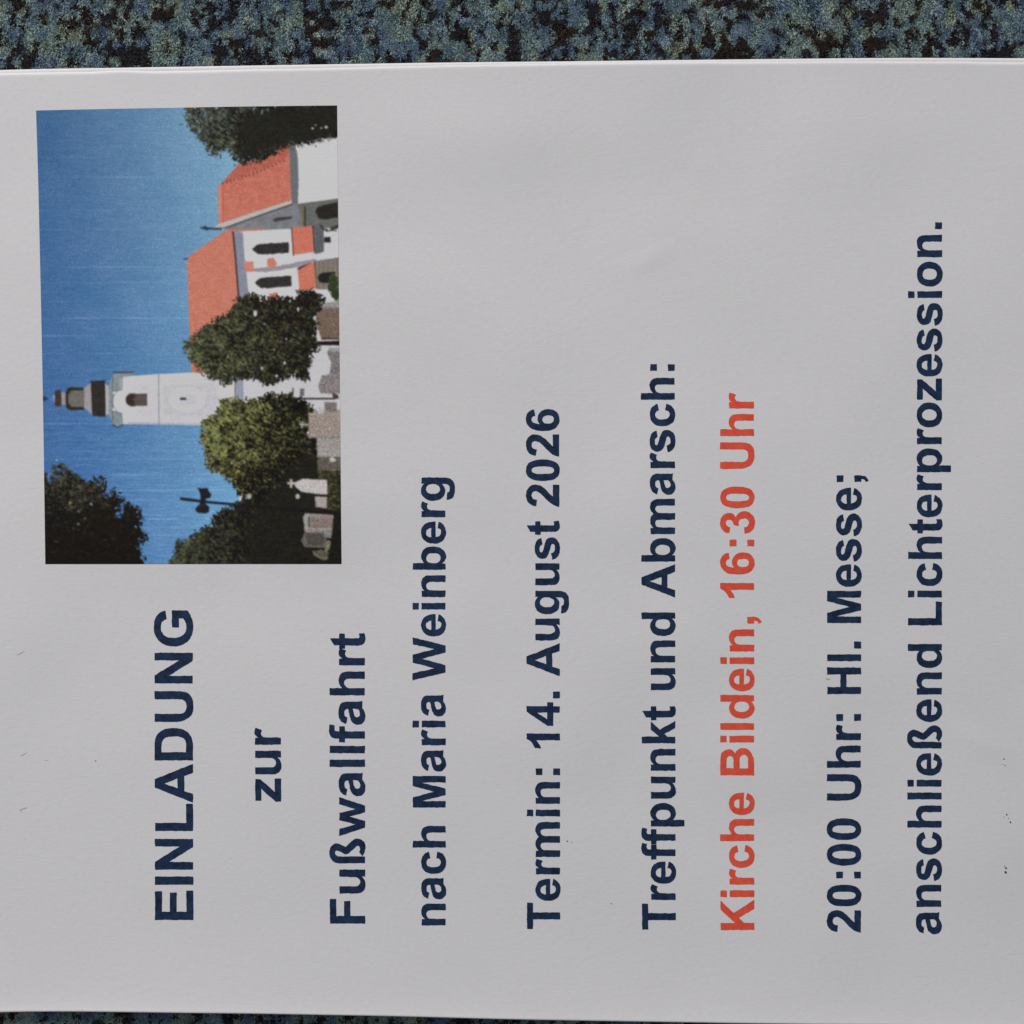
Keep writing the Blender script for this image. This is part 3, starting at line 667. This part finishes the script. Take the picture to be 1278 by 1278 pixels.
    for x_, y_, rx, ry in ((318.5, 391, 2.4, 4), (357.3, 423, 1.0, 1.4), (326.5, 459.5, 1.4, 1.8), (355, 453, 1.6, 2), (372, 386, 1.4, 2.6), (393, 397, 2, 3), (330, 404, 1.4, 0.8), (345, 469, 1.6, 1.8)): ell(x_, y_, rx, ry, (186, 184, 186), T[1], 10)
    tp = [(266, 519), (272, 508), (278, 501), (292, 497), (306, 500), (324, 497), (336, 490), (346, 494), (358, 491.6), (379, 500), (393, 514), (386, 517), (385, 545), (396, 546), (397, 588), (398, 620), (380, 640), (330, 640), (318, 628), (308, 618), (297, 617), (292, 604), (279, 595), (268, 588), (259, 583), (256, 570), (251.6, 551), (253, 526)]
    tl_ = lambda x, y: np.clip(0.78 - (x - 250) / 140.0, 0.0, 1) - np.clip((y - 560) / 180.0, 0, 1)
    foliage(tp, T[2], (35, 33, 23), (124, 128, 72), tl_, 3.6, 0.2, 0.95)
    leaves(tp, T[2], (35, 33, 23), (124, 128, 72), tl_, 900, 160, 1.0)
    tp = [(211, 704), (216, 690), (220, 673), (230, 676), (238, 668), (246, 662), (263, 655), (266, 646), (277, 638), (288, 632), (305, 622), (330, 616), (370, 606), (400, 600), (428, 600), (428, 708), (211, 708)]
    tl_ = lambda x, y: 0.50 - (x - 225) / 170.0
    foliage(tp, T[3], (33, 30, 25), (84, 88, 62), tl_, 4.0, 0.18, 0.75)
    leaves(tp, T[3], (33, 30, 25), (84, 88, 62), tl_, 500, 60, 1.0, 0.6)
    poly([(318, 640), (380, 560), (400, 575), (412, 640), (426, 645), (428, 708), (300, 708)], (35, 33, 27), T[3], rough=12, rs=0.06, soft=8, tex=8)
    tp = [(56, 590), (60, 600), (66, 592), (66, 581), (72, 582), (78, 580), (86, 586), (95, 592), (102, 597), (110, 600), (118, 600), (127, 596), (132, 604), (129, 618), (138, 620), (140, 611), (148, 617), (155, 622), (153, 634), (148, 640), (149, 648), (154, 638), (156, 627), (165, 629), (176, 638), (175, 660), (183, 668), (182, 674), (174, 677), (176, 694), (180, 708), (50, 708), (50, 600)]
    tl_ = lambda x, y: 0.50 - (y - 582) / 90.0
    foliage(tp, T[4], (34, 31, 26), (84, 86, 70), tl_, 3.2, 0.22, 0.8)
    leaves(tp, T[4], (34, 31, 26), (84, 86, 70), tl_, 350, 120, 1.2, 0.9)
    for x_, y_, r_, c_ in ((88, 627.5, 2.6, (112, 114, 62)), (114, 629, 2.4, (128, 124, 108)), (98, 654, 2.2, (110, 108, 100)), (106, 647, 1.4, (96, 98, 70)), (98, 638, 2.2, (80, 84, 74)), (70.5, 574.4, 1.2, (170, 182, 190))): poly([(x_ - r_, y_), (x_, y_ - r_), (x_ + r_, y_ + 0.3 * r_), (x_, y_ + r_)], c_, None, rough=0.8)
    # --- churchyard
    poly([(397, 586), (426, 586), (427, 640), (416, 640), (408, 632), (400, 612)], (46, 45, 31), yard, rough=2.5, tex=20, ts=0.35)
    for _ in range(150):
        gx_, gy_ = lr.uniform(397, 424), lr.uniform(587, 640)
        if gx_ < 409 and gy_ > 597: continue
        stamp(gx_, gy_, lr.uniform(1.2, 3.0), lr.uniform(0.6, 1.1), lr.normal(3.14, 0.6), [(92, 90, 48), (34, 32, 24), (70, 76, 46), (58, 46, 36), (108, 100, 56)][int(lr.integers(5))], yard)
    poly([(384.6, 515), (425.4, 511), (425.6, 546), (385.4, 546)], (150, 136, 126), yard, tex=20, ts=0.7, rough=0.5)
    poly([(395, 546), (425.6, 545), (425.8, 571), (395.6, 570)], (152, 145, 141), yard, tex=18, ts=0.7, rough=0.5)
    box(385, 545.4, 425, 546.4, (110, 104, 100), yard)
    poly([(396, 570), (426, 570), (426, 587), (396, 587)], (92, 87, 77), yard, tex=16, rough=1.0)
    poly([(411, 572), (415, 570), (420, 574), (416, 577), (412, 576)], (190, 182, 170), yard, rough=1)
    poly([(372, 529), (376, 527), (376.4, 525.6), (378.6, 526), (378.4, 528.4), (384.4, 528.6), (384.4, 531.4), (378, 531.6), (377, 534.6), (374.6, 534), (375, 531.4)], (150, 142, 134), yard)
    poly([(393, 511), (398, 508), (405, 509), (404, 515.6), (398, 517)], (180, 176, 178), yard, rough=0.8)
    poly([(404.6, 501.4), (420.4, 502), (420, 514), (405, 513)], (118, 110, 106), yard, tex=12)
    box(366, 496.4, 418, 498.4, (44, 38, 38), yard); box(374, 485, 379.4, 494, (96, 96, 100), yard, rough=0.6); box(364.6, 484, 366.2, 498, (70, 68, 66), yard)
    poly([(415, 491), (422, 493), (422, 497.4), (415, 498)], (74, 58, 54), yard, rough=0.8)
    poly([(366.6, 604), (371, 600.6), (377.6, 597.4), (408, 599), (408.6, 616.8), (400, 617), (376, 613.8), (369, 608)], (186, 177, 175), yard, tex=9, rough=0.6)
    for b4 in ((358.4, 601.6, 369, 604.6), (361.6, 598, 364.8, 608.6)): box(*b4, (176, 166, 158), yard, rough=0.5)
    ell(371.4, 619.6, 2.8, 3.2, (178, 172, 162), yard, 10); ell(310.5, 619.5, 3.2, 3.4, (150, 160, 160), T[3], 10)
    poly([(393, 619.6), (408, 620.4), (407.6, 634.6), (394, 633)], (164, 152, 148), yard, tex=12, rough=0.7)
    poly([(378, 645), (381, 640.4), (421, 642), (418.6, 659), (414, 672), (402, 670), (380, 664)], (140, 129, 122), yard, tex=13, rough=0.7)
    poly([(388, 646), (417, 646.5), (415, 661), (388, 659)], (134, 116, 108), yard, tex=10)
    poly([(379, 645), (381.6, 641), (386, 641.4), (384, 664), (381, 663)], (150, 148, 142), yard, tex=8)
    box(384.8, 645, 386.4, 657, (58, 52, 48), yard); box(390, 659.6, 417, 661, (158, 150, 138), yard, rough=0.5)
    for q in range(4): box(390, 648.4 + 2.8 * q, 412 - 3 * (q % 2), 649.2 + 2.8 * q, (112, 98, 92), yard)
    poly([(402, 661), (416, 662), (414, 671), (402, 670)], (126, 128, 122), yard, tex=12, rough=0.6)
    poly([(375.4, 675), (380, 664.4), (404, 664), (408, 676), (405, 684.8), (380, 683.6)], (100, 95, 88), yard, tex=12, rough=0.7)
    poly([(382, 666), (402, 665.4), (405, 675), (402, 681.6), (383, 680)], (78, 75, 69), yard, tex=14, rough=0.6)
    poly([(379, 683), (406, 684), (405, 686.2), (380, 685)], (36, 26, 22), yard)
    poly([(389.6, 688), (398, 686.6), (409, 687.6), (410.6, 698), (404, 699), (392, 694)], (110, 103, 90), yard, tex=14, rough=1.0)
    for q in range(5): box(392 + 2 * q, 688 + 1.6 * q, 408 + 0.4 * q, 688.8 + 1.6 * q, (74, 68, 56), yard)
    poly([(405, 678), (410, 674), (413, 676), (411, 686), (406, 690)], (122, 117, 92), yard, rough=1.8, tex=20)
    poly([(417, 640), (428, 640), (428, 708), (404, 708), (412, 688), (414, 665)], (32, 30, 25), yard, rough=1.6, tex=6)
    # --- street lamp
    poly([(224.4, 620.6), (232, 621.4), (262, 625.4), (301, 628.6), (301, 632), (262, 628.6), (232, 625.2), (224.6, 624)], (31, 37, 54), lamp)
    poly([(300, 628.4), (355, 633), (426, 638.4), (426, 643), (355, 638), (300, 632.2)], (30, 28, 26), lamp, rough=0.6)
    poly([(246, 608.4), (252, 609.4), (258.8, 608.8), (260, 613), (263.4, 617), (262, 621.4), (256, 622.4), (257, 631), (248.6, 631), (250, 622), (248.8, 615)], (33, 33, 38), lamp, rough=0.4)
    poly([(243.4, 635), (247, 630.4), (258, 630), (261, 633), (260.4, 639), (256, 640.8), (247, 640), (244, 637.6)], (34, 34, 40), lamp)

    # printing: slight bleed, dot grain, fibre speckle
    for _ in range(1):
        k = img.copy()
        k[1:-1] = 0.25 * img[:-2] + 0.5 * img[1:-1] + 0.25 * img[2:]
        img[:] = k
        k[:, 1:-1] = 0.25 * img[:, :-2] + 0.5 * img[:, 1:-1] + 0.25 * img[:, 2:]
        img[:] = k
    gr = np.random.default_rng(8)
    lum = img.mean(-1, keepdims=True)
    img += gr.normal(0, 1, img.shape[:2] + (1,)) * (2.2 + 3.2 * np.clip((lum - 60) / 100, 0, 1)) + gr.normal(0, 1.6, img.shape)
    ym = (ident == yard)[..., None]
    img += ym * np.repeat(np.repeat(gr.normal(0, 1, (NV // 2 + 1, NU // 2 + 1, 1)), 2, 0), 2, 1)[:NV, :NU] * 6.5 * np.clip((lum - 60) / 60, 0, 1)
    sp = fbm(n4, X * 0.9, Y * 1.3, 2)
    img += (np.clip(sp - 0.70, 0, 1) * 130)[..., None] * np.clip((lum - 40) / 100, 0, 1)
    img += 9 * (fbm(n1, X * 0.22, Y * 0.5, 2) - 0.5)[..., None]
    lum = img.mean(-1, keepdims=True)
    img[:] = lum + (img - lum) * 0.87
    img[:] = np.where(img < 90, img - 7 * (1 - img / 90), img)
    # the printed tone is a pigment: divide by what a white sheet shows
    alb = lin(np.clip(img, 6, 250)) / PRINT_GAIN
    alb = np.minimum(alb, 0.87)
    alb = alb.reshape(-1, 3)
    V = P(PX, PY, INK).reshape(-1, 3)
    q = np.arange(NV * NU).reshape(NV, NU)
    F = np.stack([q[:-1, :-1], q[1:, :-1], q[1:, 1:], q[:-1, 1:]], -1).reshape(-1, 4)
    fid = ident[:-1, :-1].reshape(-1)
    root = None
    labels = {chapel: 'chapel with an orange hipped roof and white wall', church: 'church nave with an orange roof and two pointed windows',
              tower: 'white church tower with dark onion-topped lantern', yard: 'headstones and shrubs along the foot of the picture', lamp: 'dark street lamp with two heads',
              T[0]: 'dark tree behind the chapel', T[1]: 'dark olive round tree in front of the nave', T[2]: 'sunlit yellow-green round tree beside the tower',
              T[3]: 'dark green bushes under the street lamp', T[4]: 'nearly black overhanging foliage in the sky corner'}
    for k in range(len(names)):
        fs = F[fid == k]
        if not len(fs): continue
        used, inv = np.unique(fs, return_inverse=True)
        o = link_mesh('printed_picture' if k == 0 else names[k], V[used], inv.reshape(-1, 4), print_m, flyer if k == 0 else root)
        set_point_colors(o, alb[used])
        if k == 0: root = o; o['label'] = 'colour print of a white church under a blue sky'
        else: o['label'] = labels[k]
PRINT_GAIN = 0.63
build_picture()

# ------------------------------------------------------------------ the carpet
def srgb(*c): return lin(c)
nc1, nc2, nc3, nc4, nc5 = Noise(51), Noise(52), Noise(53), Noise(54), Noise(55)
def sstep(a, b_, x):
    t = np.clip((x - a) / (b_ - a), 0, 1); return t * t * (3 - 2 * t)
def tuft_color(x, y):
    """x, y in metres -> colour of the yarn rooted there, and how much of the dark yarn it holds"""
    u, v = x / MM, y / MM
    wu = u + 0.9 * (fbm(nc4, u / 1.1, v / 1.5, 2) - 0.5); wv = v + 0.9 * (fbm(nc5, u / 1.1, v / 1.5, 2) - 0.5)
    a = 0.52 * nc1(wu / 0.85, wv / 1.5) + 0.30 * nc2(wu / 0.42 + 7, wv / 0.8) + 0.32 * (nc3(u / 2.6, v / 3.4) - 0.5) + 0.085
    dark = 1 - sstep(0.40, 0.53, a)
    hue = 0.7 * nc2(wu / 1.6 + 31, wv / 2.2) + 0.3 * nc3(wu / 0.6 + 3, wv / 0.9)
    lum = 0.65 * nc3(wu / 1.0 + 11, wv / 1.6) + 0.35 * nc1(wu / 0.5 + 5, wv / 0.9)
    pts = [(0.18, srgb(72, 86, 106)), (0.38, srgb(86, 104, 116)), (0.54, srgb(98, 116, 118)), (0.70, srgb(106, 122, 116)), (0.88, srgb(118, 126, 108))]
    col = np.stack([np.interp(hue, [p[0] for p in pts], [p[1][k] for p in pts]) for k in range(3)], -1)
    pale = sstep(0.62, 0.82, lum)[..., None]
    col = col * (0.68 + 0.60 * lum[..., None]) * (1 - 0.40 * pale) + srgb(124, 134, 136) * 0.40 * pale
    dk = np.stack([np.interp(hue, [0.3, 0.7], [srgb(32, 32, 38)[k], srgb(40, 33, 29)[k]]) for k in range(3)], -1)
    col = col * (1 - dark[..., None]) + dk * dark[..., None]
    return col / CARPET_GAIN, dark
CARPET_GAIN = 0.62

def build_carpet():
    base_z = -3.2 * MM
    n = 260
    gx, gy = np.meshgrid(np.linspace(-0.40, 0.40, n * 2), np.linspace(-0.30, 0.30, n * 2))
    col, idx = tuft_color(gx, gy)
    z = np.full(gx.shape, base_z) + 0.9 * MM * (fbm(nc1, gx / (1.5 * MM), gy / (1.5 * MM), 2) - 0.5)
    V = np.stack([gx, gy, z], -1).reshape(-1, 3)
    q = np.arange(gx.size).reshape(gx.shape)
    F = np.stack([q[:-1, :-1], q[:-1, 1:], q[1:, 1:], q[1:, :-1]], -1).reshape(-1, 4)
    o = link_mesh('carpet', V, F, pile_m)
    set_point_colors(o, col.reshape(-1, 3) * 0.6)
    o['kind'] = 'structure'
    # pile: curved yarn fibres
    r = np.random.default_rng(12)
    zones = [(-0.115, 0.115, 0.0685, 0.094, 44), (-0.115, 0.16, -0.098, -0.0765, 40), (-0.125, -0.0905, -0.078, 0.0705, 14), (-0.20, 0.20, 0.093, 0.125, 9), (-0.20, 0.20, -0.125, -0.097, 7)]
    R = []
    for x0, x1, y0, y1, dens in zones:
        m = int((x1 - x0) * (y1 - y0) * 1e6 * dens)
        R.append(np.stack([r.uniform(x0, x1, m), r.uniform(y0, y1, m)], -1))
    R = np.concatenate(R); N = len(R)
    # fibres lean mostly along the photo's vertical, in clumps
    ang = math.pi / 2 + 1.0 * (fbm(nc2, R[:, 0] / (2.2 * MM), R[:, 1] / (2.2 * MM), 2) - 0.5) * 2 + r.normal(0, 0.26, N)
    ang += np.where(r.random(N) < 0.30, math.pi, 0)
    L = r.uniform(0.55, 1.25, N) * MM
    tipx, tipy = R[:, 0] + np.cos(ang) * L * 0.75, R[:, 1] + np.sin(ang) * L * 0.75
    col, idx = tuft_color(tipx, tipy)
    H = (-0.36 - 0.04 * idx + 0.22 * (fbm(nc3, tipx / (1.6 * MM), tipy / (1.6 * MM), 2) - 0.5) + r.normal(0, 0.03, N)) * MM
    H = np.minimum(H, -0.06 * MM)
    wd = r.uniform(0.06, 0.13, N) * MM
    ts = np.array([0.0, 0.3, 0.62, 1.0])
    curl = r.normal(0, 0.35, N)
    V = np.zeros((N, 8, 3))
    roll = r.normal(0, 0.05, N)
    for k, t in enumerate(ts):
        a = ang + curl * t
        px = R[:, 0] + np.cos(a) * L * t; py = R[:, 1] + np.sin(a) * L * t
        zz = base_z + (H - base_z) * math.sin(min(1.0, t * 1.25) * math.pi / 2) - (0.12 * MM if k == 3 else 0)
        ww = wd * (0.8, 1.0, 1.0, 0.55)[k]
        V[:, 2*k, 0] = px - np.sin(a) * ww; V[:, 2*k, 1] = py + np.cos(a) * ww; V[:, 2*k, 2] = zz + ww * roll
        V[:, 2*k+1, 0] = px + np.sin(a) * ww; V[:, 2*k+1, 1] = py - np.cos(a) * ww; V[:, 2*k+1, 2] = zz - ww * roll
    b0 = (np.arange(N) * 8)[:, None, None]
    tmpl = np.array([[0, 1, 3, 2], [2, 3, 5, 4], [4, 5, 7, 6]])[None]
    F = (b0 + tmpl).reshape(-1, 4)
    o = link_mesh('carpet_pile', V.reshape(-1, 3), F, pile_m)
    c = col * r.normal(1.0, 0.04, N).clip(0.6, 1.4)[:, None] * (1 + r.normal(0, 0.02, (N, 3)))
    set_point_colors(o, np.repeat(np.clip(c, 0.004, 0.8), 8, axis=0))
    o['kind'] = 'stuff'
    o['label'] = 'short mottled blue, grey-green and dark brown carpet pile around the flyer'
    o['category'] = 'carpet pile'
build_carpet()
